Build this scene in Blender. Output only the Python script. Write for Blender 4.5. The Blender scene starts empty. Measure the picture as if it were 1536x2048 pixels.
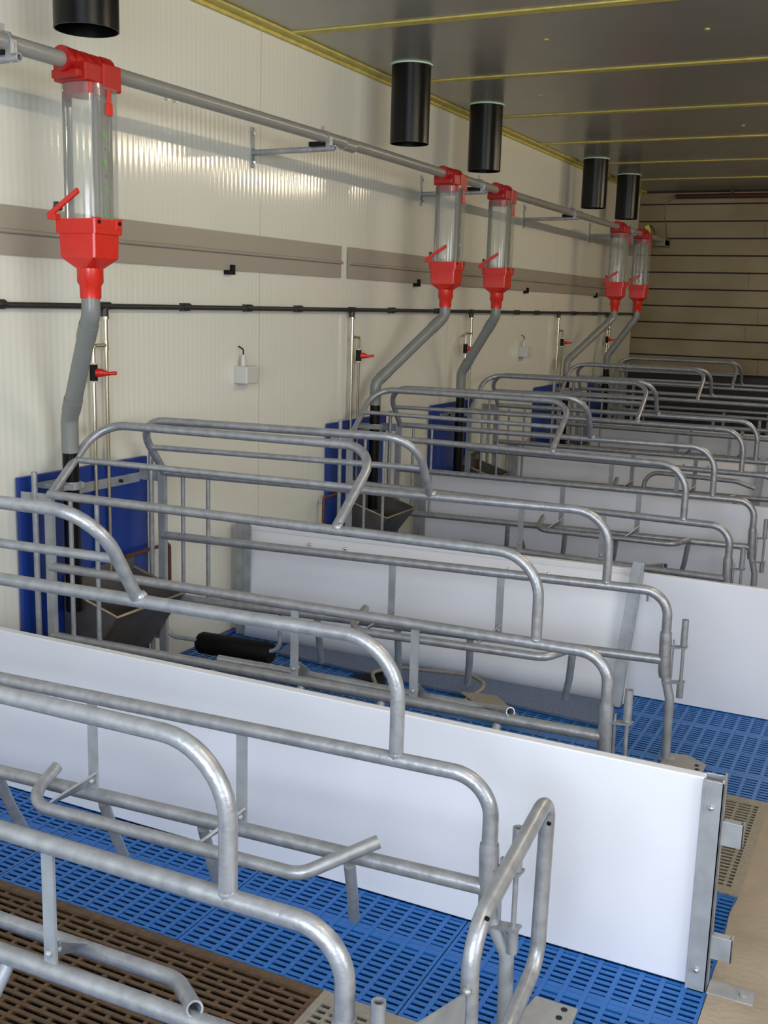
import bpy, bmesh, math, random
from mathutils import Vector, Matrix
random.seed(4)
sc = bpy.context.scene
COL = sc.collection
# ------------------------------------------------------------------ camera
ROT = Matrix(((0.8961909704, -0.1086532856, 0.4301583523),
              (0.4427664670, 0.1572344739, -0.8827429841),
              (0.0282772033, 0.9815659854, 0.1890201472)))
cam_d = bpy.data.cameras.new('camera')
cam_d.sensor_fit = 'VERTICAL'
cam_d.sensor_height = 24.0
cam_d.lens = 24.0 * 2168.95 / 2048.0
cam_d.clip_end = 100
cam_d.clip_start = 0.02
cam = bpy.data.objects.new('camera', cam_d)
cam.matrix_world = Matrix.Translation((0, 0, 1.65)) @ ROT.to_4x4()
COL.objects.link(cam)
sc.camera = cam
# ------------------------------------------------------------------ exposure, world, lights
sc.view_settings.view_transform = 'Standard'
sc.view_settings.look = 'None'
sc.view_settings.gamma = 1.0
sc.view_settings.use_curve_mapping = False
sc.view_settings.exposure = 0.0
w = bpy.data.worlds.new('sky')
sc.world = w
w.use_nodes = True
w.node_tree.nodes['Background'].inputs[0].default_value = (0.75, 0.86, 1.0, 1)
w.node_tree.nodes['Background'].inputs[1].default_value = 0.35

def area(name, loc, target, sx, sy, power, color, spread=180):
    l = bpy.data.lights.new(name, 'AREA')
    l.shape = 'RECTANGLE'; l.size = sx; l.size_y = sy
    l.energy = power; l.color = color; l.spread = math.radians(spread)
    o = bpy.data.objects.new(name, l)
    o.location = loc
    o.rotation_euler = (Vector(target) - Vector(loc)).to_track_quat('-Z', 'Y').to_euler()
    COL.objects.link(o)
    return o
ROOM_R = 3.3      # right hand wall
ROOM_B = -1.6     # wall behind the camera
area('window_daylight', (ROOM_R - .12, 0.6, 1.95), (-3, 1.4, 1.35), 2.6, 1.2, 95, (0.93, 0.97, 1.0))
area('window_daylight_rear', (-0.5, ROOM_B + .12, 1.75), (-1.5, 4, 0.6), 2.6, 1.4, 150, (0.74, 0.85, 1.0))
LAMPS = [(0.12, 1.3), (0.12, 4.3), (0.12, 7.9), (0.12, 10.2)]

# ------------------------------------------------------------------ materials
def mat(name, color, rough=0.5, metal=0.0, noise=0.0, nscale=30.0, bump=0.0, bscale=None,
        spec=0.5, col2=None, rvar=0.0, coat=0.0):
    m = bpy.data.materials.new(name); m.use_nodes = True
    nt = m.node_tree; b = nt.nodes['Principled BSDF']
    b.inputs['Base Color'].default_value = (*color, 1)
    b.inputs['Roughness'].default_value = rough
    b.inputs['Metallic'].default_value = metal
    b.inputs['Specular IOR Level'].default_value = spec
    if coat: b.inputs['Coat Weight'].default_value = coat; b.inputs['Coat Roughness'].default_value = .12
    if noise or bump or rvar:
        tc = nt.nodes.new('ShaderNodeTexCoord')
        n = nt.nodes.new('ShaderNodeTexNoise'); n.inputs['Scale'].default_value = nscale
        n.inputs['Detail'].default_value = 5
        nt.links.new(tc.outputs['Object'], n.inputs['Vector'])
        if noise:
            r = nt.nodes.new('ShaderNodeValToRGB')
            c2 = col2 if col2 else tuple(c * (1 - noise) for c in color)
            r.color_ramp.elements[0].position = .32; r.color_ramp.elements[1].position = .68
            r.color_ramp.elements[0].color = (*c2, 1); r.color_ramp.elements[1].color = (*color, 1)
            nt.links.new(n.outputs['Fac'], r.inputs['Fac'])
            nt.links.new(r.outputs['Color'], b.inputs['Base Color'])
        if rvar:
            mp = nt.nodes.new('ShaderNodeMapRange')
            mp.inputs['To Min'].default_value = max(.03, rough - rvar); mp.inputs['To Max'].default_value = rough + rvar
            nt.links.new(n.outputs['Fac'], mp.inputs['Value']); nt.links.new(mp.outputs['Result'], b.inputs['Roughness'])
        if bump:
            src = n
            if bscale:
                src = nt.nodes.new('ShaderNodeTexNoise'); src.inputs['Scale'].default_value = bscale
                nt.links.new(tc.outputs['Object'], src.inputs['Vector'])
            bp = nt.nodes.new('ShaderNodeBump'); bp.inputs['Strength'].default_value = bump
            bp.inputs['Distance'].default_value = .01
            nt.links.new(src.outputs['Fac'], bp.inputs['Height']); nt.links.new(bp.outputs['Normal'], b.inputs['Normal'])
    return m

M = {}
M['zinc'] = mat('galvanised_steel', (.41, .42, .45), .38, .50, .26, 34, .10, 90, rvar=.08)
M['zinc_dull'] = mat('galvanised_sheet', (.40, .42, .45), .45, .30, .28, 14, .05, 60)
M['board'] = mat('white_plastic_board', (.78, .79, .86), .30, 0, .03, 3)
M['board_edge'] = mat('white_plastic_strip', (.80, .80, .84), .35)
M['red'] = mat('red_plastic', (.66, .018, .008), .34, 0, .12, 20, coat=.2)
M['red_dark'] = mat('red_plastic_pipe_clamp', (.37, .007, .005), .4)
M['black'] = mat('black_plastic', (.003, .0034, .003), .30, spec=.22)
M['rubber'] = mat('black_rubber', (.006, .0055, .0055), .6, spec=.2)
M['grey_pvc'] = mat('grey_pvc', (.215, .225, .215), .32, 0, .08, 10)
M['auger'] = mat('grey_auger_pipe', (.30, .30, .28), .30, .15, .10, 12)
M['pipe_black'] = mat('black_water_pipe', (.022, .021, .02), .4)
M['steel'] = mat('stainless_steel', (.62, .56, .44), .22, .9)
M['fin'] = mat('taupe_aluminium_fin', (.36, .33, .28), .42, .1)
M['blue'] = mat('blue_plastic_slats', (.008, .125, .44), .34, 0, .12, 30)
M['blue_board'] = mat('blue_plastic_board', (.004, .034, .25), .34)
M['brown_iron'] = mat('rusty_cast_iron', (.125, .072, .034), .6, .1, .35, 45, .3, 120)
M['beige_iron'] = mat('galvanised_cast_grate', (.31, .275, .22), .55, .2, .2, 60, .2, 120)
M['plate'] = mat('pale_steel_plate', (.36, .345, .32), .5, .2, .15, 40)
M['mat'] = mat('speckled_grey_blue_mat', (.13, .175, .29), .6, 0, .45, 160, .2, 200)
M['trough'] = mat('dull_trough_metal', (.20, .185, .17), .42, .55, .3, 9)
M['pit'] = mat('dark_slurry_pit', (.012, .012, .013), .9)
M['concrete'] = mat('tan_concrete', (.37, .305, .23), .75, 0, .22, 5, .25, 60)
M['yellow'] = mat('yellow_foam_seal', (.66, .56, .14), .55, 0, .25, 22, .2, 40)
M['lime'] = mat('pale_sealant', (.50, .68, .50), .6)
M['dark_sheet'] = mat('dark_sheeting', (.020, .014, .010), .5)
M['plank_gap'] = mat('plank_gap', (.03, .02, .012), .8)
M['maroon'] = mat('maroon_pipe', (.055, .012, .009), .5)
M['box_white'] = mat('white_box_plastic', (.58, .57, .54), .4)
M['chrome'] = mat('bolt_steel', (.8, .82, .85), .18, 1)
M['green'] = mat('green_print', (.16, .40, .12), .6)
M['print'] = mat('dark_print', (.12, .12, .12), .6)
M['olive'] = mat('olive_motor_housing', (.16, .15, .08), .45)
M['cable_y'] = mat('yellow_cable', (.60, .62, .06), .45)
M['rust'] = mat('rusty_pipe', (.20, .075, .035), .55, .3, .4, 40)
M['copperish'] = mat('rusty_rim', (.44, .36, .25), .4, .5, .4, 30)

def clear_mat():
    m = bpy.data.materials.new('clear_plastic'); m.use_nodes = True
    nt = m.node_tree; nt.nodes.clear()
    out = nt.nodes.new('ShaderNodeOutputMaterial')
    tr = nt.nodes.new('ShaderNodeBsdfTransparent'); tr.inputs[0].default_value = (.90, .905, .885, 1)
    gl = nt.nodes.new('ShaderNodeBsdfGlossy'); gl.inputs['Roughness'].default_value = .08
    df = nt.nodes.new('ShaderNodeBsdfDiffuse'); df.inputs[0].default_value = (.75, .77, .74, 1)
    fr = nt.nodes.new('ShaderNodeFresnel'); fr.inputs['IOR'].default_value = 1.5
    mx = nt.nodes.new('ShaderNodeMixShader'); m2 = nt.nodes.new('ShaderNodeMixShader')
    m2.inputs[0].default_value = .14
    nt.links.new(fr.outputs[0], mx.inputs[0]); nt.links.new(tr.outputs[0], mx.inputs[1]); nt.links.new(gl.outputs[0], mx.inputs[2])
    nt.links.new(mx.outputs[0], m2.inputs[1]); nt.links.new(df.outputs[0], m2.inputs[2])
    nt.links.new(m2.outputs[0], out.inputs[0])
    return m
M['clear'] = clear_mat()

def wall_mat():
    m = mat('glossy_cream_wall_panel', (.76, .755, .675), .11, 0)
    nt = m.node_tree; b = nt.nodes['Principled BSDF']
    tc = nt.nodes.new('ShaderNodeTexCoord')
    wv = nt.nodes.new('ShaderNodeTexWave'); wv.wave_type = 'BANDS'; wv.bands_direction = 'Y'
    wv.inputs['Scale'].default_value = 9.0; wv.inputs['Distortion'].default_value = .15
    nt.links.new(tc.outputs['Object'], wv.inputs['Vector'])
    n = nt.nodes.new('ShaderNodeTexNoise'); n.inputs['Scale'].default_value = 3.0
    mp = nt.nodes.new('ShaderNodeMapping'); mp.inputs['Scale'].default_value = (1, 1, .35)
    nt.links.new(tc.outputs['Object'], mp.inputs['Vector']); nt.links.new(mp.outputs[0], n.inputs['Vector'])
    ad = nt.nodes.new('ShaderNodeMath'); ad.operation = 'ADD'
    ml = nt.nodes.new('ShaderNodeMath'); ml.operation = 'MULTIPLY'; ml.inputs[1].default_value = 1.1
    nt.links.new(n.outputs['Fac'], ml.inputs[0])
    nt.links.new(wv.outputs['Fac'], ad.inputs[0]); nt.links.new(ml.outputs[0], ad.inputs[1])
    bp = nt.nodes.new('ShaderNodeBump'); bp.inputs['Strength'].default_value = .15; bp.inputs['Distance'].default_value = .003
    nt.links.new(ad.outputs[0], bp.inputs['Height']); nt.links.new(bp.outputs[0], b.inputs['Normal'])
    # narrow joints between wall sheets, every 2.4 m
    sp = nt.nodes.new('ShaderNodeSeparateXYZ'); nt.links.new(tc.outputs['Object'], sp.inputs[0])
    s1 = nt.nodes.new('ShaderNodeMath'); s1.operation = 'SUBTRACT'; s1.inputs[1].default_value = 4.669
    nt.links.new(sp.outputs['Y'], s1.inputs[0])
    s2 = nt.nodes.new('ShaderNodeMath'); s2.operation = 'PINGPONG'; s2.inputs[1].default_value = 1.2
    nt.links.new(s1.outputs[0], s2.inputs[0])
    s3 = nt.nodes.new('ShaderNodeMath'); s3.operation = 'LESS_THAN'; s3.inputs[1].default_value = .0022
    nt.links.new(s2.outputs[0], s3.inputs[0])
    mc = nt.nodes.new('ShaderNodeMixRGB'); mc.inputs[1].default_value = (.76, .755, .675, 1); mc.inputs[2].default_value = (.50, .44, .32, 1)
    nt.links.new(s3.outputs[0], mc.inputs[0]); nt.links.new(mc.outputs[0], b.inputs['Base Color'])
    return m
M['wall'] = wall_mat()
M['wall_plain'] = mat('cream_wall', (.62, .60, .52), .4)

def ceil_mat():
    m = mat('grey_metal_ceiling', (.36, .355, .325), .26, .35, .06, 4, .04, 120)
    return m
M['ceiling'] = ceil_mat()

def plank_mat():
    m = mat('tan_concrete_planks', (.30, .245, .16), .62)
    nt = m.node_tree; b = nt.nodes['Principled BSDF']
    tc = nt.nodes.new('ShaderNodeTexCoord')
    br = nt.nodes.new('ShaderNodeTexNoise'); br.inputs['Scale'].default_value = 1.6; br.inputs['Detail'].default_value = 6
    nt.links.new(tc.outputs['Object'], br.inputs['Vector'])
    r = nt.nodes.new('ShaderNodeValToRGB')
    r.color_ramp.elements[0].position = .3; r.color_ramp.elements[1].position = .7
    r.color_ramp.elements[0].color = (.215, .165, .09, 1); r.color_ramp.elements[1].color = (.31, .26, .165, 1)
    nt.links.new(br.outputs['Fac'], r.inputs[0]); nt.links.new(r.outputs[0], b.inputs['Base Color'])
    return m
M['plank'] = plank_mat()

def emis(name, color, s):
    m = bpy.data.materials.new(name); m.use_nodes = True
    b = m.node_tree.nodes['Principled BSDF']
    b.inputs['Base Color'].default_value = (*color, 1)
    b.inputs['Emission Color'].default_value = (*color, 1); b.inputs['Emission Strength'].default_value = s
    return m
M['lamp'] = emis('warm_lamp_tube', (1.0, .845, .61), 108)
M['sky_pane'] = emis('bright_window_pane', (.85, .93, 1.0), 1.2)

# ------------------------------------------------------------------ mesh helpers
class MB:
    def __init__(s): s.v = []; s.f = []; s.sm = []
    def add(s, vs, fs, smooth=False):
        o = len(s.v); s.v += [tuple(v) for v in vs]
        for f in fs: s.f.append([i + o for i in f]); s.sm.append(smooth)
        return s
    def box(s, x0, x1, y0, y1, z0, z1):
        vs = [(x, y, z) for x in (x0, x1) for y in (y0, y1) for z in (z0, z1)]
        return s.add(vs, [(0, 1, 3, 2), (4, 6, 7, 5), (0, 4, 5, 1), (2, 3, 7, 6), (0, 2, 6, 4), (1, 5, 7, 3)])
    def bar_x(s, x0, x1, y, hw, z0, z1, k=.06):     # bar along x, narrower underneath
        return s.hexa([(x0, y - hw * k, z0), (x1, y - hw * k, z0), (x1, y + hw * k, z0), (x0, y + hw * k, z0),
                       (x0, y - hw, z1), (x1, y - hw, z1), (x1, y + hw, z1), (x0, y + hw, z1)])
    def bar_y(s, y0, y1, x, hw, z0, z1, k=.5):
        return s.hexa([(x - hw * k, y0, z0), (x + hw * k, y0, z0), (x + hw * k, y1, z0), (x - hw * k, y1, z0),
                       (x - hw, y0, z1), (x + hw, y0, z1), (x + hw, y1, z1), (x - hw, y1, z1)])
    def hexa(s, p):   # 4 bottom + 4 top, same winding
        return s.add(p, [(3, 2, 1, 0), (4, 5, 6, 7), (0, 1, 5, 4), (1, 2, 6, 5), (2, 3, 7, 6), (3, 0, 4, 7)])
    def prism(s, poly, axis, a, b):   # polygon in the plane normal to axis
        n = len(poly)
        def mk(p, t):
            return (t, p[0], p[1]) if axis == 'x' else ((p[0], t, p[1]) if axis == 'y' else (p[0], p[1], t))
        vs = [mk(p, a) for p in poly] + [mk(p, b) for p in poly]
        fs = [tuple(range(n))[::-1], tuple(range(n, 2 * n))] + [(i, (i + 1) % n, n + (i + 1) % n, n + i) for i in range(n)]
        return s.add(vs, fs)
    def tube(s, pts, r, n=12, cap=True, hollow=0.0, rads=None):
        pts = [Vector(p) for p in pts]
        m = len(pts)
        T = []
        for i in range(m):
            a = pts[max(i - 1, 0)]; b = pts[min(i + 1, m - 1)]
            T.append((b - a).normalized())
        up = Vector((0, 0, 1)) if abs(T[0].z) < .9 else Vector((1, 0, 0))
        N = T[0].cross(up).normalized()
        rings = []
        for i in range(m):
            N = (N - T[i] * N.dot(T[i])).normalized(); B = T[i].cross(N)
            rr = rads[i] if rads else r
            rings.append([pts[i] + (N * math.cos(2 * math.pi * k / n) + B * math.sin(2 * math.pi * k / n)) * rr for k in range(n)])
        vs = [v for g in rings for v in g]; fs = []
        for i in range(m - 1):
            for k in range(n):
                k2 = (k + 1) % n
                fs.append((i * n + k, i * n + k2, (i + 1) * n + k2, (i + 1) * n + k))
        s.add(vs, fs, True)
        if hollow:
            for e in (0, m - 1):
                c = pts[e]; t = T[e] * (1 if e == 0 else -1)
                o = rings[e]; q = [c + (v - c) * (1 - hollow) for v in o]; d = [v + t * .06 for v in q]
                vs = o + q + d
                fs = [(k, (k + 1) % n, n + (k + 1) % n, n + k) for k in range(n)] + \
                     [(n + k, n + (k + 1) % n, 2 * n + (k + 1) % n, 2 * n + k) for k in range(n)] + [tuple(range(2 * n, 3 * n))]
                s.add(vs, fs)
        elif cap:
            s.add(rings[0], [tuple(range(n))[::-1]]); s.add(rings[-1], [tuple(range(n))])
        return s
    def cyl(s, a, b, r, n=16, r2=None):
        return s.tube([a, b], r, n, rads=[r, r if r2 is None else r2])
    def strip(s, a, b, w, t, wdir):
        """flat bar from a to b, width w along wdir, thickness t"""
        a = Vector(a); b = Vector(b); d = (b - a).normalized(); W = Vector(wdir); W = (W - d * W.dot(d)).normalized(); Q = d.cross(W)
        p = []
        for e in (a, b):
            for u, v in ((-1, -1), (1, -1), (1, 1), (-1, 1)): p.append(e + W * u * w / 2 + Q * v * t / 2)
        return s.hexa(p)
    def plate(s, poly, thick):
        """planar polygon (3D points) with thickness"""
        P = [Vector(p) for p in poly]; nrm = (P[1] - P[0]).cross(P[2] - P[0]).normalized() * thick / 2
        n = len(P); vs = [p - nrm for p in P] + [p + nrm for p in P]
        return s.add(vs, [tuple(range(n))[::-1], tuple(range(n, 2 * n))] + [(i, (i + 1) % n, n + (i + 1) % n, n + i) for i in range(n)])
    def ball(s, c, r, n=8):
        c = Vector(c); vs = []; fs = []
        for i in range(1, n):
            for k in range(n * 2):
                a = math.pi * i / n; b = math.pi * k / n
                vs.append(c + Vector((math.sin(a) * math.cos(b), math.sin(a) * math.sin(b), math.cos(a))) * r)
        for i in range(n - 2):
            for k in range(2 * n): fs.append((i * 2 * n + k, (i + 1) * 2 * n + k, (i + 1) * 2 * n + (k + 1) % (2 * n), i * 2 * n + (k + 1) % (2 * n)))
        fs.append(tuple(range(2 * n))); fs.append(tuple(range((n - 2) * 2 * n, (n - 1) * 2 * n))[::-1])
        return s.add(vs, fs, True)
    def build(s, name, m, parent=None, bevel=0.0, segs=2):
        me = bpy.data.meshes.new(name)
        org = parent.matrix_world.translation if False else None
        off = Vector(parent['_o']) if parent is not None else Vector((0, 0, 0))
        me.from_pydata([tuple(Vector(v) - off) for v in s.v], [], s.f)
        me.polygons.foreach_set('use_smooth', s.sm)
        bm = bmesh.new(); bm.from_mesh(me); bmesh.ops.recalc_face_normals(bm, faces=bm.faces); bm.to_mesh(me); bm.free()
        me.materials.append(m)
        o = bpy.data.objects.new(name, me)
        COL.objects.link(o)
        if parent is not None:
            o.parent = parent; o['_o'] = parent['_o']
        else:
            o['_o'] = (0.0, 0.0, 0.0)
        if bevel:
            b = o.modifiers.new('bevel', 'BEVEL'); b.width = bevel; b.segments = segs; b.limit_method = 'ANGLE'; b.angle_limit = math.radians(40)
            b.harden_normals = False
        return o

def fillet(pts, rads, n=7):
    """round the corners of a polyline"""
    P = [Vector(p) for p in pts]; out = [P[0]]
    if not hasattr(rads, '__len__'): rads = [rads] * (len(P) - 2)
    for i in range(1, len(P) - 1):
        a, b, c = P[i - 1], P[i], P[i + 1]; d1 = (a - b); d2 = (c - b)
        l1, l2 = d1.length, d2.length; d1.normalize(); d2.normalize()
        ang = d1.angle(d2)
        if ang > math.pi - .02: out.append(b); continue
        t = min(rads[i - 1] / math.tan(ang / 2), l1 * .49, l2 * .49)
        p, q = b + d1 * t, b + d2 * t
        r = t * math.tan(ang / 2)
        c0 = b + (d1 + d2).normalized() * (r / math.sin(ang / 2))
        u, v = (p - c0), (q - c0); tot = u.angle(v); ax = u.cross(v).normalized()
        for k in range(n + 1): out.append(c0 + Matrix.Rotation(tot * k / n, 3, ax) @ u)
    out.append(P[-1])
    return out

def thing(name, label, cat, loc, group=None):
    o = bpy.data.objects.new(name, None); COL.objects.link(o)
    o.empty_display_size = .1
    o.location = loc; o['_o'] = tuple(float(c) for c in loc)
    o['label'] = label; o['category'] = cat
    if group: o['group'] = group
    return o
def tag(o, label, cat, group=None):
    o['label'] = label; o['category'] = cat
    if group: o['group'] = group
    return o
def struct(o):
    o['kind'] = 'structure'; return o

# ------------------------------------------------------------------ measured layout
XW = -3.0                      # left wall
ZC = 2.937                     # ceiling
YF = 12.4                      # far wall
P_Y = [2.555, 4.54, 6.52, 8.48, 10.46]       # partitions
PENS = [(0.60, 2.54), (2.57, 4.53), (4.56, 6.50), (6.54, 8.46), (8.50, 10.44), (10.48, YF)]
SOW = [(1.39, 2.087), (3.03, 3.715), (5.32, 6.05), (7.13, 7.80), (9.28, 9.98), (11.08, 11.77)]  # sow lane of each pen
CR = [((1.38, 1.413), (1.97, 2.08)), ((3.00, 3.06), (3.66, 3.89)), ((5.38, 5.30), (6.0, 6.12)),
      ((7.18, 7.16), (7.72, 7.82)), ((9.33, 9.27), (9.92, 10.0)), ((11.10, 11.10), (11.66, 11.78))]
FEED_Y = [3.14, 5.71, 7.03, 9.53, 10.90]
DOS_Y = [2.975, 6.09, 6.958, 10.06, 10.946]
PEN_N = ['nearest', 'second', 'third', 'fourth', 'fifth', 'farthest']
XA = -0.305                    # aisle edge of the slats

# ------------------------------------------------------------------ room shell
b = MB().box(XW - .12, XW, ROOM_B - .1, YF + .2, -.6, ZC + .1)
struct(b.build('wall_left', M['wall']))
b = MB().box(XW, ROOM_R, ROOM_B, YF + .2, ZC, ZC + .1)
struct(b.build('ceiling', M['ceiling']))
# far wall : dark backing with tan planks in front, dark sheeting along the bottom
b = MB().box(XW, ROOM_R, YF + .03, YF + .15, -.6, ZC)
wf = struct(b.build('wall_back', M['plank_gap']))
b = MB()
z = 2.80
ztop = ZC - .01
k = 0
zz = [2.80 - .1815 * i for i in range(11)]
edges = [ztop] + zz
for hi, lo in zip(edges[:-1], edges[1:]):
    x = XW + .002; kk = 0
    while x < ROOM_R:
        L = random.uniform(1.1, 1.9)
        b.box(x, min(x + L - .003, ROOM_R), YF - random.uniform(0, .004), YF + .03, lo + .008, hi - .008)
        x += L
b.build('planks', M['plank'], wf)
MB().box(XW, ROOM_R, YF - .012, YF + .03, 0, .96).build('dark_sheeting', M['dark_sheet'], wf)
# right wall with a window opening, wall behind the camera with a window opening
def holed_wall(name, axis, pos, a0, a1, holes, th):
    b = MB()
    cuts = sorted(holes)
    def bx(p, q, z0, z1):
        if axis == 'x': b.box(pos, pos + th, p, q, z0, z1)
        else: b.box(p, q, pos, pos + th, z0, z1)
    p = a0
    for h0, h1, z0, z1 in cuts:
        bx(p, h0, -.6, ZC); bx(h0, h1, -.6, z0); bx(h0, h1, z1, ZC); p = h1
    bx(p, a1, -.6, ZC)
    return struct(b.build(name, M['wall_plain']))
WR = [(-.75, 1.95, 1.35, 2.55)]
WB = [(-1.85, .85, 1.05, 2.45)]
holed_wall('wall_right', 'x', ROOM_R, ROOM_B - .1, YF + .2, WR, .12)
holed_wall('wall_rear', 'y', ROOM_B - .12, XW, ROOM_R, WB, .12)
for i, (a, hs) in enumerate((('x', WR), ('y', WB))):
    h0, h1, z0, z1 = hs[0]
    fr = MB(); gl = MB()
    def bx(m, p, q, zl, zh, d0, d1):
        if a == 'x': m.box(ROOM_R + d0, ROOM_R + d1, p, q, zl, zh)
        else: m.box(p, q, ROOM_B - d1, ROOM_B - d0, zl, zh)
    for p, q in ((h0, h0 + .06), ((h0 + h1) / 2 - .03, (h0 + h1) / 2 + .03), (h1 - .06, h1)): bx(fr, p, q, z0, z1, .02, .09)
    for zl in (z0, z1 - .06): bx(fr, h0, h1, zl, zl + .06, .02, .09)
    f = struct(fr.build('window_%d' % (i + 1), M['box_white']))
    bx(gl, h0 + .05, h1 - .05, z0 + .05, z1 - .05, .05, .06)
    gl.build('window_pane', M['sky_pane'], f)

# ceiling seams and wall trim in yellow foam
b = MB(); b.box(XW, XW + .075, ROOM_B, YF, ZC - .014, ZC); b.box(XW, XW + .02, ROOM_B, YF, ZC - .03, ZC - .012)
struct(b.build('trim_1', M['yellow'], bevel=.006))
for k in range(-4, 7):
    y = 4.865 + 1.2758 * k
    if y > YF - .05 or y < ROOM_B: continue
    b = MB(); wd = .034
    b.box(XW + .07, ROOM_R, y - wd, y + wd, ZC - .007, ZC + .001)
    struct(b.build('trim_%d' % (k + 6), M['yellow'], bevel=.004))
# small knocks in the ceiling sheets
b = MB()
for x, y in ((-1.82, 5.39), (-2.29, 6.73), (-1.06, 5.44), (-1.3, 8.2), (-.9, 7.1)):
    b.cyl((x, y, ZC - .004), (x + .0, y, ZC + .001), .012, 10)
struct(b.build('trim_20', M['yellow']))

# ceiling lamps on the aisle side
for i, (x, y) in enumerate(LAMPS):
    t = thing('ceiling_lamp', ('fluorescent ceiling lamp over the aisle, nearest of four', 'fluorescent ceiling lamp over the aisle, second of four',
                               'fluorescent ceiling lamp over the aisle, third of four', 'fluorescent ceiling lamp over the aisle, farthest of four')[i], 'lamp', (x, y, ZC), 'aisle ceiling lamps')
    MB().box(x - .07, x + .07, y - .68, y + .68, ZC - .05, ZC).build('housing', M['box_white'], t, .008)
    MB().cyl((x, y - .62, ZC - .075), (x, y + .62, ZC - .075), .017, 12).build('tube', M['lamp'], t)
    for e in (-1, 1): MB().box(x - .015, x + .015, y + e * .62 - .015, y + e * .62 + .015, ZC - .095, ZC - .04).build('lamp_holder', M['box_white'], t, .003)

# ------------------------------------------------------------------ floor : pit, walkway, slats
struct(MB().box(XW, XA, ROOM_B, YF, -.6, -.5).build('floor_pit', M['pit']))
b = MB()
# concrete walkway with a slightly ragged edge where it meets the slats
pts = []
y = ROOM_B
n = 0
while y < YF:
    pts.append((XA - .004 + random.uniform(-.008, .004), y)); y += .07 + random.random() * .06
poly = [(ROOM_R, ROOM_B)] + [(ROOM_R, YF)] + [(XA - .004, YF)] + pts[::-1]
b.prism(poly, 'z', -.6, .003)
struct(b.build('floor', M['concrete']))
for y0, y1 in ((PENS[0][0] - 2.2, PENS[0][0]),):
    pass

def slat_block(b, x0, x1, y0, y1, web=None):
    """plastic slat : ribs along y every 53 mm, bars along x every 22 mm"""
    zt, zb = 0.0, -.022
    px, py = .0533, .0222
    nx = max(1, round((x1 - x0) / px)); px = (x1 - x0) / nx
    for i in range(nx + 1):
        x = x0 + i * px; hw = .0064
        if i in (0, nx): b.box(max(x0, x - .009), min(x1, x + .009), y0, y1, zb, zt + .0008)
        else: b.bar_y(y0, y1, x, hw, zb, zt + .0012)
    ny = max(1, round((y1 - y0) / py)); py = (y1 - y0) / ny
    for i in range(ny + 1):
        y = y0 + i * py
        if i in (0, ny): b.box(x0, x1, max(y0, y - .010), min(y1, y + .010), zb, zt)
        else: b.bar_x(x0, x1, y, .0067, -.010, zt)
    # solid cross web, as wide as two slots
    for yy in ((y0 + y1) / 2 if web is None else web,):
        if y1 - y0 > .3: b.box(x0, x1, yy - .021, yy + .021, zb, zt - .0004)

pen_words = ['in the nearest pen', 'just behind the first white partition',
             'behind the second white partition', 'in the fourth pen from the front', 'in the fifth pen from the front', 'in the farthest pen by the plank wall']
XT = [XW + .005, -2.222, -1.584, -.946, XA - .002]       # tile joints
for p in range(6):
    y0, y1 = PENS[p]; s0, s1 = SOW[p]
    if p == 0: y0 = 0.95
    b = MB()
    for ya, yb in ((y0, s0), (s1, y1)):
        span = yb - ya
        nrow = max(1, round(span / .46))
        if p == 0 and ya == s1: nrow = 1
        for r in range(nrow):
            q0 = ya + span * r / nrow; q1 = ya + span * (r + 1) / nrow
            for i in range(4):
                slat_block(b, XT[i] + .0015, XT[i + 1] - .0015, q0 + .001, q1 - .001, 2.372 if (p == 0 and ya == s1) else None)
    o = b.build('floor_slats', M['blue']); o['kind'] = 'structure'
    if True:
        # brown iron lane grate
        b = MB(); gx0, gx1 = XW + .01, -1.142
        b.box(gx0, gx1, s0 + .003, s0 + .028, -.03, .003); b.box(gx0, gx1, s1 - .030, s1 - .003, -.03, .003)
        nb = int((s1 - s0 - .05) / .0235); pitch = (s1 - s0 - .058) / nb
        for i in range(nb + 1):
            y = s0 + .028 + pitch * i; b.bar_x(gx0, gx1, y, .0058, -.009, .001)
        x = gx1; kx = 0
        while x > gx0 + .02:
            # full ribs every 0.16 m, staggered short bridges between
            b.box(x - (.016 if kx == 0 else .010), x, s0 + .004, s1 - .004, -.016, .0)
            for i in range(nb):
                y = s0 + .028 + pitch * i
                xo = x - (.055 if i % 2 else .095)
                if xo > gx0: b.bar_y(y, y + pitch, xo, .006, -.012, .0)
            x -= .150; kx += 1
        tag(b.build('iron_grate', M['brown_iron']), 'brown cast iron slotted grate ' + pen_words[p], 'grate', 'brown grates under the crates')
        b = MB(); gx0, gx1 = -1.140, -.306
        b.box(gx0, gx1, s0 + .004, s0 + .044, -.03, .004); b.box(gx0, gx1, s1 - .045, s1 - .004, -.03, .004)
        b.box(gx0, gx0 + .02, s0, s1 - .002, -.03, .0048); b.box(gx1 - .03, gx1, s0, s1 - .002, -.03, .0048)
        ny = int((s1 - s0 - .09) / .021); pitch = (s1 - s0 - .088) / ny
        for i in range(ny + 1):
            y = s0 + .044 + pitch * i; b.bar_x(gx0, gx1, y, .0054, -.008, .002)
        nx = 17
        for i in range(1, nx):
            x = gx0 + (gx1 - gx0) * i / nx; b.box(x - .005, x + .005, s0, s1 - .002, -.03, .001)
        tag(b.build('metal_grate', M['beige_iron']), 'beige slotted grate by the walkway ' + pen_words[p], 'grate', 'metal grates by the walkway')

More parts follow.
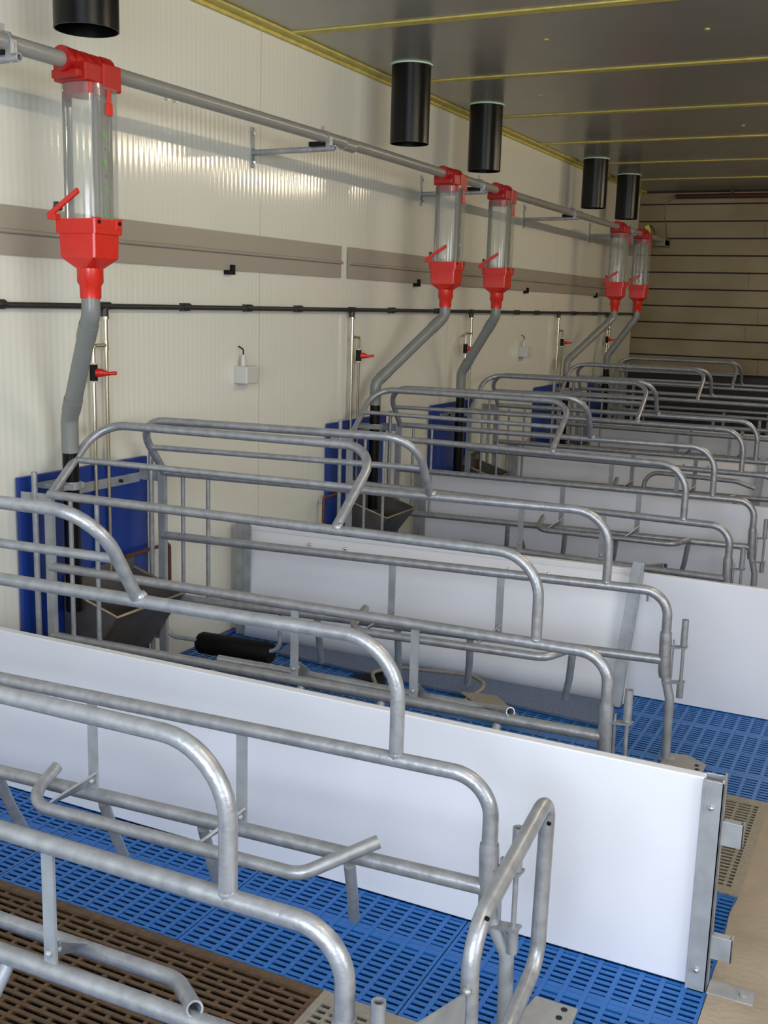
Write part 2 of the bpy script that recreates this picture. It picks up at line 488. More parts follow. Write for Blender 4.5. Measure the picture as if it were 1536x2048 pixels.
# ------------------------------------------------------------------ partitions
part_words = ['white plastic pen partition nearest the camera, galvanised channel on its aisle end',
              'white pen partition with bolts and leaning grey post, second from the front',
              'third white pen partition from the front, mostly behind crate rails',
              'white pen partition with two bolts, fourth from the front',
              'farthest white pen partition, last before the plank wall']
def partition(i):
    y = P_Y[i]
    t = thing('pen_partition', part_words[i], 'partition', (-1.65, y, 0), 'white pen partitions')
    tilt = i in (1, 3)
    if not tilt:
        MB().box(XW + .09, -.36, y - .014, y + .018, .003, .553).build('board', M['board'], t, .003)
        b = MB(); b.box(-.362, -.312, y - .026, y - .016, -.004, .553); b.box(-.318, -.312, y - .026, y + .024, -.004, .56)
        b.box(-.362, -.356, y - .030, y - .012, -.020, .545); b.box(-.362, -.312, y + .020, y + .024, 0, .553)
        b.build('end_channel', M['zinc_dull'], t, .0015)
        for z in (.082, .385):
            b = MB(); b.box(-.313, -.262, y - .004, y + .001, z, z + .062); b.box(-.266, -.262, y - .004, y + .022, z + .0, z + .062)
            b.box(-.31, -.27, y, y + .018, z + .05, z + .062)
            b.build('lug', M['zinc_dull'], t, .001)
        for z in (.055, .485):
            MB().ball((-.338, y - .028, z), .0075).build('bolt', M['chrome'], t)
        b = MB(); b.box(-.31, -.20, y - .03, y + .03, .0, .006)
        b.cyl((-.225, y, .006), (-.225, y, .014), .011, 8)
        b.build('foot_plate', M['zinc_dull'], t, .001)
    else:
        # front half leans towards its foot, rear half stands upright
        b = MB()
        yb0, yb1, yt0, yt1 = y - .175, y - .150, y - .125, y - .005
        xa, xb = XW + .12, -.985
        def quad(x, yy, zz): return (x, yy, zz)
        th = .016
        NS = 24; vs = []
        for k in range(NS + 1):
            f = k / NS; x = xa + (xb - xa) * f; yl = yb0 + (yb1 - yb0) * f; yu = yt0 + (yt1 - yt0) * f
            for d in (0, th):
                for g in range(7): vs.append((x, yl + (yu - yl) * g / 6 + d, .004 + .548 * g / 6))
        fs = []
        for k in range(NS):
            o, q = k * 14, (k + 1) * 14
            for g in range(6):
                fs += [(o + g, q + g, q + g + 1, o + g + 1), (o + 7 + g, o + 8 + g, q + 8 + g, q + 7 + g)]
            fs += [(o, o + 7, q + 7, q), (o + 6, q + 6, q + 13, o + 13)]
        b.add(vs, fs, True)
        b.build('board', M['board'], t)
        b = MB()
        b.hexa([(xa, yt0 - .004, .535), (xb - .02, yt1 - .006, .535), (xb - .02, yt1 + .03, .535), (xa, yt0 + .03, .535),
                (xa, yt0 - .004, .562), (xb - .02, yt1 - .006, .562), (xb - .02, yt1 + .03, .562), (xa, yt0 + .03, .562)])
        b.build('top_strip', M['board_edge'], t, .003)
        MB().box(-1.06, -.315, y - .014, y + .016, .003, .552).build('board', M['board'], t, .003)
        MB().box(-.36, -.31, y - .024, y + .024, -.004, .556).build('end_channel', M['zinc_dull'], t, .002)
        b = MB(); b.strip((-.985, y - .05, .605), (-1.012, y - .19, .004), .045, .012, (1, 0, 0))
        b.strip((-.962, y - .045, .605), (-.989, y - .18, .004), .006, .03, (1, 0, 0)); b.build('leaning_post', M['zinc_dull'], t, .001)
        b = MB(); b.tube(fillet([(-1.01, y - .10, .50), (-.925, y - .10, .50), (-.925, y - .10, .455)], .012), .005, 6)
        b.build('hook', M['zinc'], t)
        for x in (-2.55, -2.36, -1.557, -1.376):
            f = (x - xa) / (xb - xa); g = .505 / .552
            yy = (yb0 + (yb1 - yb0) * f) * (1 - g) + (yt0 + (yt1 - yt0) * f) * g
            MB().ball((x, yy - .004, .500), .009).build('bolt', M['chrome'], t)
    # wall end channel
    yo = y - .13 if tilt else y
    b = MB(); b.box(XW + .05, XW + .10, yo - .02, yo + .035, .0, .575); b.box(XW + .10, XW + .14, yo - .028, yo - .020, .0, .56)
    b.build('wall_channel', M['zinc_dull'], t, .001)
    if tilt or i == 0:
        MB().box(XW + .002, XW + .045, yo - .14, yo + .03, -.004, .008).build('base_strip', M['blue_board'], t)
for i in range(5): partition(i)

# ------------------------------------------------------------------ crates
ZM, ZH, ZL, ZT, Z2 = .646, .92, .375, 1.158, 1.035
RT = .0178
crate_words = ['galvanised farrowing crate nearest the camera, cut off by the left edge',
               'galvanised farrowing crate between the first and second white partitions, whole in view',
               'galvanised farrowing crate behind the second white partition, third from the front',
               'galvanised farrowing crate fourth from the front, with a raised curved bar beyond it',
               'galvanised farrowing crate fifth from the front, second from the plank wall',
               'farthest farrowing crate, right before the dark sheeting of the plank wall']
def crate(i):
    (na, nb), (fa, fb) = CR[i]
    t = thing('farrowing_crate', crate_words[i], 'farrowing crate', (-1.9, (na + fa) / 2, 0), 'farrowing crates in a row')
    far_detail = i < 4
    for side in (0, 1):
        ya, yb = ((na, nb), (fa, fb))[side]; s = (1, -1)[side]
        lean = (.285, .17)[side] if i != 0 else (.27, .155)[side]
        def P(x, z, inw=0.0): return (x, ya + (yb - ya) * (x + 3.0) / 2.2 + s * inw, z)
        n = 14 if i < 2 else 8
        # frame : main rail bent into the post, hoop rail, low rail
        b = MB()
        b.tube(fillet([P(-2.845, ZM), P(-.735, ZM), P(-.735, .46)], .135, 10), RT, n)
        b.tube(fillet([P(-2.845, ZH), P(-.962, ZH), P(-.962, ZM)], .135, 10), RT * .94, n)
        b.tube([P(-2.845, ZL), P(-.735, ZL + .015)], RT * 1.03, n)
        b.tube(fillet([P(-2.84, Z2, lean * .48), P(-1.66, Z2 + .005, lean * .50)], .05), .0118, n)
        for p in (P(-.962, ZM + .012), P(-1.645, ZH + .010)):
            b.ball(p, RT * 1.02, 6)
        fr = b.build('side_frame', M['zinc'], t)
        # top loop leaning inward
        b = MB()
        xr = -1.70 if (i == 0 and side == 0) else -1.645
        b.tube(fillet([P(-2.835, ZH, 0), P(-2.845, ZT, lean), P(xr, ZT + .004, lean), P(xr - .01, ZH + .004, 0)], [.125, .125], 9), RT * .92, n)
        b.build('top_loop', M['zinc'], fr)
        # collar, lower post, foot
        b = MB()
        b.tube([P(-.735, .495), P(-.735, .48), P(-.733, .42), P(-.731, .35), P(-.728, .325)], .0225, n, rads=[.021, .0225, .0225, .0225, .021])
        b.build('collar', M['zinc'], fr)
        b = MB()
        b.tube(fillet([P(-.729, .35), P(-.722, .315), P(-.683 if i == 0 else -.704, .245), P(-.680 if i == 0 else -.702, .012)], .06, 5), RT * .95, n)
        b.box(-.72, -.665, P(-.68, 0)[1] - .02, P(-.68, 0)[1] + .02, .0, .014)
        b.build('post', M['zinc_dull'], fr)
        yf = P(-.68, 0)[1]
        if i < 3 and side == 1:
            b = MB()
            if i == 0: pl = [(-.70, yf - .03), (-.62, yf + .02), (-.60, 2.175), (-.565, 2.215), (-.57, 2.305), (-.675, 2.305), (-.70, yf + .03)]; hs = [(-.598, 2.285), (-.600, 2.250)]
            else: pl = [(-.71, yf - .05), (-.67, yf - .105), (-.555, yf - .11), (-.555, yf + .02), (-.635, yf + .075), (-.70, yf + .06)]; hs = [(-.585, yf - .01), (-.578, yf - .045), (-.574, yf - .08)]
            b.prism(pl, 'z', .003, .009)
            fp = b.build('foot_plate', M['plate'], fr, .001)
            for q in hs:
                MB().cyl((q[0], q[1], .009), (q[0], q[1], .0105), .008, 10).build('screw_hole', M['pit'], fr)
        # hinge pin on the post
        b = MB()
        yh = -s * .012
        b.tube([P(-.668, .555, yh), P(-.668, .455, yh)], .0125, 10, cap=False, hollow=.3)
        b.tube([P(-.668, .46, yh), P(-.668, .29, yh)], .0062, 8)
        b.tube([P(-.668, .318, yh), P(-.668, .258, yh)], .0125, 10)
        for zz in (.452, .318):
            b.strip(P(-.735, zz - .012, 0), P(-.655, zz, yh), .03, .006, (0, 1, 0))
        b.strip(P(-.705, .47, 0), P(-.705, .29, 0), .012, .005, (0, 1, 0))
        b.build('hinge', M['zinc'], fr)
        # front channel and hinge rod
        b = MB()
        b.box(-2.862, -2.826, P(-2.84, 0)[1] - .010, P(-2.84, 0)[1] + .010, .05, ZH)
        b.build('front_channel', M['zinc_dull'], fr, .001)
        b = MB()
        b.tube([P(-2.905, 1.0, -.008), P(-2.905, .08, -.008)], .0115, 10)
        b.strip(P(-2.84, ZH - .02, -.004), P(-2.965, ZH - .02, -.014), .045, .006, (0, 0, 1))
        b.strip(P(-2.84, .20, -.004), P(-2.965, .20, -.014), .045, .006, (0, 0, 1))
        b.build('hinge_rod', M['zinc'], fr)
        # upright bars at the head end
        for x in (-2.745, -2.625):
            MB().tube([P(x, ZL), P(x, ZH)], .0088, 8).build('upright_bar', M['zinc'], fr)
        # hangers with their bolts and the anti-crush bar
        bx = (-1.80, -1.36)
        zb = .400 if side else .358
        inw = (.145 if side else .115) if i == 0 else (.19 if side else .125)
        for x in bx:
            b = MB()
            b.strip(P(x, ZM - .01), P(x, ZL + .0), .028, .007, (1, 0, 0))
            b.ball(P(x, .425, -.006 if side == 0 else .006), .008, 5)
            b.build('hanger', M['zinc_dull'], fr)
            b = MB()
            b.plate([P(x - .018, .402, .008), P(x + .016, .448, .008), P(x - .006, zb + .024, inw - .008), P(x - .042, zb - .006, inw - .002)], .006)
            b.ball(P(x + .004, .425, .014), .0085, 5)
            b.build('gusset', M['zinc_dull'], fr)
        b = MB()
        if side: pp = [P(-1.90, zb + .045, .02), P(-1.885, zb, inw), P(-1.115, zb, inw + .005), P(-.985, zb + .055, inw - .115) if i == 0 else P(-1.055, zb + .012, inw - .10)]
        else: pp = [P(-2.17, zb + .01, inw - .03), P(-2.0, zb, inw), P(-1.16, zb, inw + .005), P(-1.03, .414, -.002)]
        b.tube(fillet(pp, .07, 7), .0158, n, hollow=.25)
        b.build('crush_bar', M['zinc'], fr)
        # splayed fingers below the low rail
        for x in (-2.12, -1.77, -1.47, -1.07):
            MB().tube([P(x, ZL - .01), P(x - .025, .24, -.07), P(x - .06, .13, -.15)], .0145, 10).build('finger', M['zinc_dull'], fr)
        if i == 1 and side == 1:
            b = MB()
            b.tube(fillet([P(-2.86, .375, -.02), P(-2.84, .19, -.02), P(-2.30, .19, -.02), P(-2.30, .375, -.02)], .05), .0095, 8)
            ub = b.build('sleeve_bar', M['zinc_dull'], fr)
    return t
crates = [crate(i) for i in range(6)]

# low hoop gate behind the nearest crate
g = thing('hoop_gate', 'low galvanised hoop gate with two small holes hung behind the nearest crate', 'gate', (-.62, 1.9, 0))
X = -.62
b = MB()
b.tube(fillet([(X, 1.705, .06), (X, 1.683, .528), (X, 2.122, .622), (X, 2.108, .235), (X, 1.93, .185), (X, 1.71, .19)], [.10, .042, .07, .10], 10), .0172, 16)
b.build('hoop', M['zinc'], g)
b = MB()
for y, z in ((1.722, .548), (2.085, .575)):
    b.cyl((X + .012, y, z), (X + .0185, y - .002, z), .0042, 8)
b.build('hole', M['rubber'], g)
b = MB(); b.plate([(X, 1.665, .425), (X, 1.665, .13), (X, 1.44, .13), (X, 1.44, .505)], .004); b.build('sheet', M['zinc_dull'], g)
b = MB(); b.ball((X + .003, 1.667, .428), .009, 5); b.build('weld', M['zinc'], g)

# raised curved bar in the fourth pen
b = MB(); b.tube(fillet([(-1.63, 7.42, .36), (-1.63, 7.42, .565), (-1.02, 7.42, .555), (-.90, 7.42, .52)], .11, 8), .0155, 10, hollow=.25)
tag(b.build('curved_bar', M['zinc']), 'curved galvanised bar raised between the rails of the fourth crate', 'bar')

# black sleeved roller
b = MB(); (fa, fb) = CR[1][1]
yy = fa + (fb - fa) * .22 + .02
b.tube([(-2.70, yy + .012, .172), (-2.685, yy + .012, .172), (-2.36, yy + .028, .176), (-2.345, yy + .028, .176)], .048, 18, rads=[.042, .048, .048, .042])
b.build('rubber_sleeve', M['rubber'], [c for c in crates[1].children if c.name.startswith('side_frame')][1])

# heat mat with ring and plate lying on it
tag(MB().hexa([(-2.58, 4.20, .001), (-1.01, 4.10, .001), (-1.01, 4.375, .001), (-2.62, 4.355, .001),
               (-2.58, 4.20, .016), (-1.01, 4.10, .016), (-1.01, 4.375, .016), (-2.62, 4.355, .016)]).build('heat_mat', M['mat'], bevel=.003),
    'speckled grey blue piglet heat mat lying against the second white partition', 'mat')
t = thing('loop_bracket', 'bent steel rod loop with a grey triangular plate resting on the grey blue mat', 'bracket', (-1.8, 4.1, .02))
b = MB(); b.tube(fillet([(-1.56, 4.02, .030), (-1.95, 3.98, .030), (-2.04, 4.10, .05), (-1.93, 4.20, .055), (-1.60, 4.19, .085), (-1.50, 4.13, .075), (-1.56, 4.02, .030)], .05, 6), .0085, 10)
b.build('rod_loop', M['rust'] if False else M['beige_iron'], t)
b = MB(); b.plate([(-1.60, 4.06, .05), (-1.44, 4.07, .06), (-1.26, 3.93, .03), (-1.40, 3.92, .03)], .004); b.build('plate', M['beige_iron'], t)
b = MB(); b.plate([(-2.13, 4.07, .022), (-2.0, 4.14, .04), (-1.93, 4.03, .022)], .004); b.build('dark_flap', M['rubber'], t)

# ------------------------------------------------------------------ feeding stations
st_words = ['nearest the camera', 'at the head of the third crate',
            'at the head of the fourth crate', 'at the head of the fifth crate', 'at the head of the farthest crate']
BRD = [(2.985, 3.735), (5.352, 6.09), (6.80, 7.55), (9.03, 9.78), (10.74, 11.49)]
for i in range(5):
    fy = FEED_Y[i]; b0, b1 = BRD[i]; mir = i in (1, 3)
    t = thing('feed_backboard', 'upright blue plastic backboard on the white wall ' + st_words[i], 'board', (XW + .02, (b0 + b1) / 2, .1), 'blue feed backboards')
    MB().box(XW + .012, XW + .030, b0, b1, .10, .972).build('board', M['blue_board'], t, .002)
    b = MB(); b.box(XW + .030, XW + .036, b0 + .14, b1 - .06, .868, .908)
    b.build('strap', M['zinc_dull'], t)
    for yy in (b0 + .28, b1 - .19):
        MB().cyl((XW + .034, yy, .888), (XW + .05, yy, .888), .0075, 6).build('bolt', M['pit'], t)
    # trough
    c0, c1 = CR[i + 1][0][0], CR[i + 1][1][0]
    t0, t1 = c0 + .20, c1 - .03
    t = thing('feed_trough', 'dark steel sow trough with a rusty rim ' + st_words[i], 'trough', (-2.85, (t0 + t1) / 2, .1), 'sow feed troughs')
    X0, X1, X2 = XW + .035, -2.70, -2.90
    b = MB()
    th = .006
    b.plate([(X1, t0, .42), (X1, t1, .42), (X2, t1, .15), (X2, t0, .15)], th)
    b.plate([(X0, t0, .50), (X1, t0, .42), (X2, t0, .15), (X0, t0, .15)], th)
    b.plate([(X0, t1, .50), (X1, t1, .42), (X2, t1, .15), (X0, t1, .15)], th)
    b.plate([(X0, t0, .15), (X2, t0, .15), (X2, t1, .15), (X0, t1, .15)], th)
    b.plate([(X0, t0, .15), (X0, t1, .15), (X0, t1, .55), (X0, t0, .55)], th)
    b.build('bowl', M['trough'], t)
    b = MB(); b.tube([(X0, t0, .50), (X1, t0, .42), (X1, t1, .42), (X0, t1, .50)], .0065, 6)
    b.build('rim', M['copperish'], t)
    b = MB(); yy = t1 - .05
    b.tube(fillet([(XW + .06, b1 - .19, .565), (XW + .06, b1 + .11 if not mir else b0 - .10, .565), (XW + .06, b1 + .11 if not mir else b0 - .10, .33)], .02), .0085, 8)
    if mir:
        b = MB(); b.tube(fillet([(XW + .06, b0 + .2, .565), (XW + .06, b0 - .10, .565), (XW + .06, b0 - .10, .33)], .02), .0085, 8)
    b.build('drinker_pipe', M['rust'], t)
    # feed pipe with black outlet
    t = thing('feed_down_pipe', 'grey plastic feed pipe with black lower end ' + st_words[i], 'pipe', (-2.85, fy, .5), 'feed pipes under the dosers')
    dy = DOS_Y[i]
    pts = fillet([(-2.60, dy, 1.668), (-2.60, dy, 1.585), (-2.86, fy, 1.19), (-2.86, fy, 1.06)], .06, 5)
    b = MB(); b.tube(pts, .0325, 18); 
    b.build('pipe', M['grey_pvc'], t)
    d = (Vector((-2.86, fy, 1.19)) - Vector((-2.60, dy, 1.585))).normalized()
    b = MB()
    A = Vector((-2.60, dy, 1.585))
    b.tube([A + d * .045, A + d * .11], .0350, 18).build('sleeve', M['grey_pvc'], t); Bp = Vector((-2.86, fy, 1.19))
    MB().tube([Bp - d * .10, Bp - d * .04], .0350, 18).build('sleeve', M['grey_pvc'], t)
    MB().tube([(-2.86, fy, 1.12), (-2.86, fy, .44)], .0305, 16).build('outlet', M['black'], t)
    b = MB(); b.box(-2.965, -2.83, fy - .07, fy + .04, .925, .945); b.tube([(-2.86, fy, .92), (-2.86, fy, .95)], .036, 14)
    b.build('clamp', M['zinc_dull'], t)

# ------------------------------------------------------------------ water line and risers
t = thing('water_pipe', 'black plastic water pipe running along the white wall with clips and couplings', 'pipe', (XW + .03, 3, 1.61))
MB().tube([(XW + .033, 1.2, 1.604), (XW + .033, 6.5, 1.608), (XW + .033, YF - .02, 1.612)], .0118, 10).build('pipe', M['pipe_black'], t)
for y in (2.92, 4.02, 4.524, 5.005, 6.132, 6.845, 8.45, 8.96, 10.05, 10.77):
    b = MB(); b.tube([(XW + .033, y - .026, 1.608), (XW + .033, y - .018, 1.608), (XW + .033, y + .018, 1.608), (XW + .033, y + .026, 1.608)], .019, 10, rads=[.014, .0185, .0185, .014])
    b.box(XW, XW + .03, y - .008, y + .008, 1.590, 1.625)
    b.build('coupling', M['pipe_black'], t)
for y in (3.474, 5.594, 7.437, 9.542, 11.22):
    b = MB(); b.cyl((XW + .033, y - .03, 1.608), (XW + .033, y + .03, 1.608), .0165, 10); b.cyl((XW + .033, y, 1.608), (XW + .033, y, 1.565), .0165, 10)
    b.build('tee', M['pipe_black'], t)
R_Y = [(3.474, 3.392), (5.594, 5.672), (7.437, 7.33), (9.542, 9.66), (11.32, 11.22)]
for i, (ym, ys) in enumerate(R_Y):
    t = thing('water_riser', 'thin steel water pipes with red valve ' + st_words[i], 'pipe', (XW + .035, ym, .5), 'steel water pipes with red valves')
    xr = XW + .038
    MB().tube([(xr, ym, 1.57), (xr, ym, .50)], .0082, 10).build('main_pipe', M['steel'], t)
    b = MB(); b.tube(fillet([(xr, ym, 1.452), (xr + .004, ys, 1.452), (xr + .004, ys, .50)], .014, 4), .0078, 10)
    b.build('branch_pipe', M['steel'], t)
    MB().cyl((xr, ym, 1.566), (xr, ym, 1.556), .015, 10).build('collar', M['steel'], t)
    MB().cyl((xr, ym, 1.47), (xr, ym, 1.43), .0105, 10).build('collar', M['steel'], t)
    b = MB(); b.cyl((xr + .004, ys, 1.378), (xr + .004, ys, 1.312), .016, 12); v = b.build('valve', M['rubber'], t)
    for zz in (1.378, 1.306): MB().cyl((xr + .004, ys, zz), (xr + .004, ys, zz + .007), .0165, 12).build('ring', M['box_white'], v)
    b = MB(); b.tube([(xr + .012, ys + .005, 1.345), (xr + .034, ys + .018, 1.345), (xr + .052, ys + .030, 1.342), (xr + .072, ys + .042, 1.345)], .01, 10, rads=[.019, .016, .008, .007])
    b.ball((xr + .074, ys + .044, 1.345), .0095, 5)
    b.build('handle', M['red'], v)

# ------------------------------------------------------------------ finned band on the wall
for i, (y0, y1) in enumerate(((1.2, 5.49), (5.575, 11.4))):
    t = thing('heating_fin_band', ('taupe metal band with a thin pipe along the wall, nearer of the two' if i == 0 else
              'taupe metal band with a thin pipe along the wall, farther of the two'), 'heater', (XW + .02, y0, 1.8), 'heating bands on the wall')
    b = MB(); b.box(XW + .010, XW + .014, y0, y1, 1.783, 1.862); b.box(XW + .010, XW + .014, y0, y1, 1.872, 1.957)
    b.build('fin', M['fin'], t)
    MB().tube([(XW + .020, y0, 1.866), (XW + .020, y1, 1.866)], .0085, 10).build('pipe', M['fin'], t)
    for y in ((2.2, 4.40) if i == 0 else (6.53, 8.69, 10.80)):
        b = MB(); b.prism([(y - .045, 1.762), (y + .012, 1.762), (y + .012, 1.808), (y - .012, 1.808), (y - .012, 1.782), (y - .045, 1.782)], 'x', XW + .001, XW + .03)
        b.build('clip', M['rubber'], t, .002)

# junction boxes
for i, y in enumerate((4.50, 8.66)):
    t = thing('junction_box', ('small white junction box on the wall left of the second feed station' if i == 0 else
              'small white junction box on the wall between the third and fourth red dosers'), 'box', (XW, y, 1.28), 'junction boxes on the wall')
    MB().box(XW, XW + .075, y - .055, y + .055, 1.245, 1.33).build('case', M['box_white'], t, .006)
    b = MB(); b.cyl((XW + .03, y - .02, 1.33), (XW + .03, y - .02, 1.385), .014, 10, .010); b.build('gland', M['box_white'], t)
    b = MB(); b.tube(fillet([(XW + .03, y - .02, 1.38), (XW + .03, y - .02, 1.41), (XW + .012, y - .035, 1.425)], .01), .0035, 6); b.build('cable_stub', M['rubber'], t)

# ------------------------------------------------------------------ auger pipe, brackets, dosers, drop pipes
XU, ZU = -2.60, 2.392
t = thing('auger_pipe', 'long grey feed auger pipe running the length of the wall through the red doser heads', 'pipe', (XU, 3, ZU))
b = MB(); b.tube([(XU, 1.2, ZU + .0), (XU, 3.4, ZU + .004), (XU, 5.0, ZU + .008), (XU, 7, ZU), (XU, 11, ZU - .008), (XU, 11.75, ZU - .008)], .0262, 18)
b.build('tube', M['auger'], t)
b = MB()
for y in (4.82, 8.75): b.tube([(XU, y - .05, ZU), (XU, y + .05, ZU)], .0292, 18)
b.build('joint_sleeve', M['auger'], t)
for k, yy in enumerate((3.39, 3.41, 3.44, 3.46)):
    MB().ball((XU + .01, yy, ZU - .030), .006, 4).build('clamp_screw', M['lime'] if k % 2 else M['steel'], t)
for i, y in enumerate((2.62, 4.595, 6.561, 8.56, 10.465)):
    w_ = ['at the left edge before the nearest doser', 'between the first and second red dosers', 'beside the second red doser',
          'between the third and fourth red dosers', 'just before the fourth red doser'][i]
    t = thing('wall_bracket', 'galvanised wall bracket arm holding the auger pipe ' + w_, 'bracket', (XW, y, 2.36), 'auger pipe brackets')
    b = MB(); b.box(XW, XW + .006, y - .016, y + .016, 2.272, 2.458); b.build('wall_plate', M['zinc_dull'], t, .002)
    b = MB()
    for z in (2.300, 2.430): b.cyl((XW + .006, y, z), (XW + .014, y, z), .009, 8)
    b.build('bolt', M['chrome'], t)
    b = MB(); b.tube([(XW + .005, y, 2.342), (XU + .055, y, 2.348)], .0135, 12, hollow=.3); b.build('arm', M['zinc'], t)
    b = MB(); b.box(XU - .075, XU + .008, y - .022, y + .022, 2.358, 2.378); b.build('rubber_pad', M['rubber'], t, .002)
    b = MB(); b.tube([(XU + .022, y + .0, 2.335), (XU + .031, y, 2.385), (XU + .018, y, 2.418), (XU - .008, y, 2.425), (XU - .026, y, 2.40), (XU - .03, y, 2.34)], .006, 8)
    b.strip((XU - .01, y - .008, 2.42), (XU - .005, y - .008, 2.448), .02, .006, (0, 1, 0)); b.box(XU + .012, XU + .034, y - .014, y + .014, 2.345, 2.40)
    b.build('clamp', M['chrome'] if False else M['zinc'], t)

def rrect(cx, cy, hx, hy, r, n=4):
    out = []
    for sx, sy, a0 in ((1, 1, 0), (-1, 1, 90), (-1, -1, 180), (1, -1, 270)):
        for k in range(n + 1):
            a = math.radians(a0 + 90 * k / n)
            out.append((cx + sx * (hx - r) + math.cos(a) * r, cy + sy * (hy - r) + math.sin(a) * r))
    return out
def loft(b, secs, smooth=True, cap=True):
    n = len(secs[0][0]); vs = []; fs = []
    for poly, z in secs: vs += [(p[0], p[1], z) for p in poly]
    for i in range(len(secs) - 1):
        for k in range(n): fs.append((i * n + k, i * n + (k + 1) % n, (i + 1) * n + (k + 1) % n, (i + 1) * n + k))
    b.add(vs, fs, smooth)
    if cap:
        b.add(vs[:n], [tuple(range(n))[::-1]]); b.add(vs[-n:], [tuple(range(n))])
    return b
dos_words = ['nearest red and clear feed doser, large at the upper left', 'second red and clear feed doser from the camera, left of the middle pair',
             'third red and clear feed doser from the camera, right of the middle pair', 'fourth red and clear feed doser, left of the far pair',
             'farthest red and clear feed doser, beside the plank wall']
def doser(i):
    y = DOS_Y[i]; x = XU
    t = thing('feed_doser', dos_words[i], 'feed dispenser', (x, y, 1.64), 'volume dosers on the auger pipe')
    HX, HY = .078, .066
    # head clamped round the auger pipe
    b = MB()
    b.tube([(x, y - .118, ZU + .006), (x, y - .100, ZU + .006)], .040, 18)
    b.tube([(x, y - .105, ZU + .004), (x, y + .09, ZU + .004)], .034, 18)
    for e in (-.07, -.02, .03, .075):
        b.tube([(x, y + e - .012, ZU + .006), (x, y + e + .012, ZU + .006)], .0385, 18)
    b.tube([(x, y + .065, ZU + .004), (x, y + .10, ZU + .004)], .043, 18)
    b.box(x - .070, x + .068, y - .078, y + .058, 2.335, ZU + .002)
    b.box(x - .055, x + .055, y - .105, y - .07, 2.340, 2.368)
    b.box(x + .02, x + .076, y + .0, y + .090, 2.318, 2.402)
    hd = b.build('head', M['red_dark'], t, .005)
    loft(MB(), [(rrect(x, y, HX - .012, HY - .010, .03), 2.300), (rrect(x, y, HX - .012, HY - .010, .03), 2.34)]).build('inner_rim', M['red_dark'], hd)
    # clear chamber : thin shell, rounded corners
    b = MB()
    outer = rrect(x - .004, y, HX - .004, HY, .056, 7)
    loft(b, [(outer, 1.888), (outer, 2.335)], True, False)
    b.build('clear_chamber', M['clear'], t)
    win = [(x + HX - .022, y - .040), (x + HX, y - .040), (x + HX, y + .062), (x + HX - .022, y + .062)]
    b = MB(); loft(b, [(win, 1.888), (win, 2.325)], False, False)
    b.build('scale_window', M['clear'], t)
    # printed scale on the room side
    ch = [c for c in t.children if c.name.startswith('scale_window')][0]
    for k, z in enumerate((2.165, 2.078, 1.992, 1.912)):
        b = MB(); b.box(x + HX + .0005, x + HX + .0015, y - .010, y - .003, z, z + .014); b.box(x + HX + .0005, x + HX + .0015, y - .004, y + .007, z - .004, z + .004)
        b.build('green_mark', M['green'], ch)
    for z in (2.122, 2.035): MB().box(x + HX + .0005, x + HX + .0015, y - .004, y - .001, z, z + .010).build('tick_mark', M['print'], ch)
    b = MB(); b.box(x + HX + .004, x + HX + .010, y + .004, y + .020, 2.270, 2.318); b.box(x + HX + .004, x + HX + .012, y - .003, y + .027, 2.236, 2.274)
    b.build('slider', M['red'], t, .002)
    # hopper
    b = MB()
    sq = lambda hx, hy, r: rrect(x, y, hx, hy, r, 4)
    loft(b, [(sq(.086, .072, .008), 1.852), (sq(.086, .072, .008), 1.900)], False)
    loft(b, [(sq(.078, .066, .010), 1.856), (sq(.076, .064, .010), 1.772), (sq(.046, .046, .045), 1.738)], False)
    for e in (-1, 1): b.box(x + .07, x + .088, y + e * .052 - .016, y + e * .052 + .016, 1.868, 1.905)
    hp = b.build('hopper', M['red'], t, .002)
    b = MB()
    for e in (-1, 1): b.cyl((x + .088, y + e * .052, 1.890), (x + .0905, y + e * .052, 1.890), .007, 8)
    b.build('screw', M['rubber'], hp)
    b = MB(); b.tube([(x, y, 1.742), (x, y, 1.693), (x, y, 1.680), (x, y, 1.637)], .045, 20, rads=[.045, .045, .037, .036]); b.build('spout', M['red'], t)
    # lever on the near side
    b = MB(); yl = y - .082
    b.strip((x - .105, yl, 1.908), (x + .028, yl, 1.990), .018, .010, (0, 0, 1)); b.box(x - .105, x - .07, yl - .006, y - .06, 1.895, 1.915)
    b.build('lever', M['red'], t, .002)
    b = MB(); b.cyl((x - .07, yl - .004, 1.935), (x - .07, y - .06, 1.935), .010, 10); b.box(x - .082, x - .066, yl + .002, yl + .010, 1.93, 1.955); b.build('pivot', M['pipe_black'], t)
for i in range(5): doser(i)

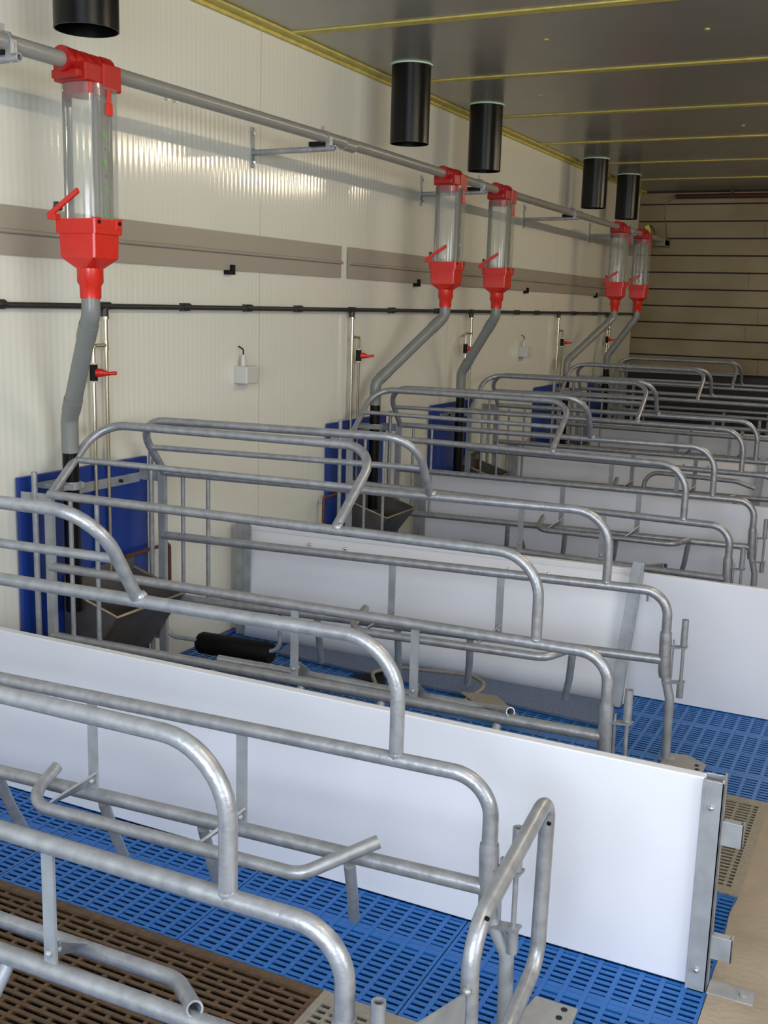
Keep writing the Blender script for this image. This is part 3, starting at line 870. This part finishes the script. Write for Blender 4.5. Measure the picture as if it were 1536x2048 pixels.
drop_words = ['black ceiling drop pipe cut off by the top edge, over the nearest doser', 'black ceiling drop pipe second from the camera, left of the middle pair',
              'black ceiling drop pipe third from the camera, right of the middle pair', 'black ceiling drop pipe fourth from the camera, left of the far pair',
              'black ceiling drop pipe farthest from the camera']
for i, (x, y) in enumerate(((-2.64, 3.03), (-2.69, 5.706), (-2.73, 6.955), (-2.745, 9.656), (-2.75, 10.847))):
    t = thing('drop_pipe', drop_words[i], 'vent pipe', (x, y, ZC), 'black pipes hanging from the ceiling')
    r = .108
    b = MB(); n = 40
    def ring(rr): return [(x + math.cos(2 * math.pi * k / n) * rr, y + math.sin(2 * math.pi * k / n) * rr) for k in range(n)]
    loft(b, [(ring(r), ZC), (ring(r), 2.522)], True, False)
    loft(b, [(ring(r - .004), 2.522), (ring(r - .004), ZC - .01)], True, False)
    loft(b, [(ring(r), 2.522), (ring(r - .004), 2.5215)], False, False)
    b.add([(p[0], p[1], ZC - .02) for p in ring(r - .003)], [tuple(range(n))])
    b.build('pipe', M['black'], t)
    b = MB()
    loft(b, [([(x + math.cos(2 * math.pi * k / n) * (r + .008 + random.uniform(-.002, .003)), y + math.sin(2 * math.pi * k / n) * (r + .008)) for k in range(n)], ZC - .007), (ring(r + .010), ZC)], True, True)
    b.build('sealant_ring', M['lime'], t)

# ------------------------------------------------------------------ drive unit and pipe at the far wall
t = thing('auger_drive', 'small olive auger drive unit with yellow cable at the end of the grey pipe', 'motor', (-2.72, 12.0, 2.35))
b = MB(); b.box(-2.86, -2.56, 11.80, 12.02, 2.325, 2.395); b.box(-2.66, -2.56, 11.78, 12.06, 2.32, 2.41); b.build('housing', M['olive'], t, .01)
b = MB(); b.tube(fillet([(-2.80, 11.93, 2.39), (-2.80, 11.93, 2.50), (-2.76, 11.93, 2.56), (-2.71, 11.93, 2.48), (-2.70, 11.93, 2.39)], .03, 4), .007, 6); b.build('cable', M['pipe_black'], t)
b = MB(); b.strip((-2.79, 11.92, 2.54), (-2.75, 11.92, 2.42), .045, .01, (1, 0, 0)); b.build('yellow_tag', M['cable_y'], t)
b = MB(); b.ball((-2.69, 11.90, 2.425), .016, 6); b.ball((-2.80, 11.90, 2.44), .014, 6); b.build('plug', M['box_white'], t)
t = thing('ceiling_heating_pipe', 'dark maroon pipe running under the ceiling at the plank wall', 'pipe', (-1.5, 12.3, 2.87))
b = MB(); b.tube([(-2.59, 12.30, 2.872), (ROOM_R - .02, 12.30, 2.872)], .024, 10); b.build('tube', M['maroon'], t)
b = MB()
for x in (-2.0, -.9, .5, 2.0): b.box(x - .012, x + .012, 12.28, 12.32, 2.85, ZC)
b.build('hanger', M['maroon'], t)
b = MB(); b.tube(fillet([(-2.59, 12.28, 2.865), (-2.68, 12.28, 2.80), (-2.70, 12.28, 2.68), (-2.66, 12.25, 2.55), (-2.60, 12.05, 2.40)], .04, 5), .0055, 6)
tag(b.build('hanging_cable', M['olive']), 'thin cable hanging from the maroon pipe down to the drive unit', 'cable')

for o in bpy.data.objects:
    if '_o' in o: del o['_o']
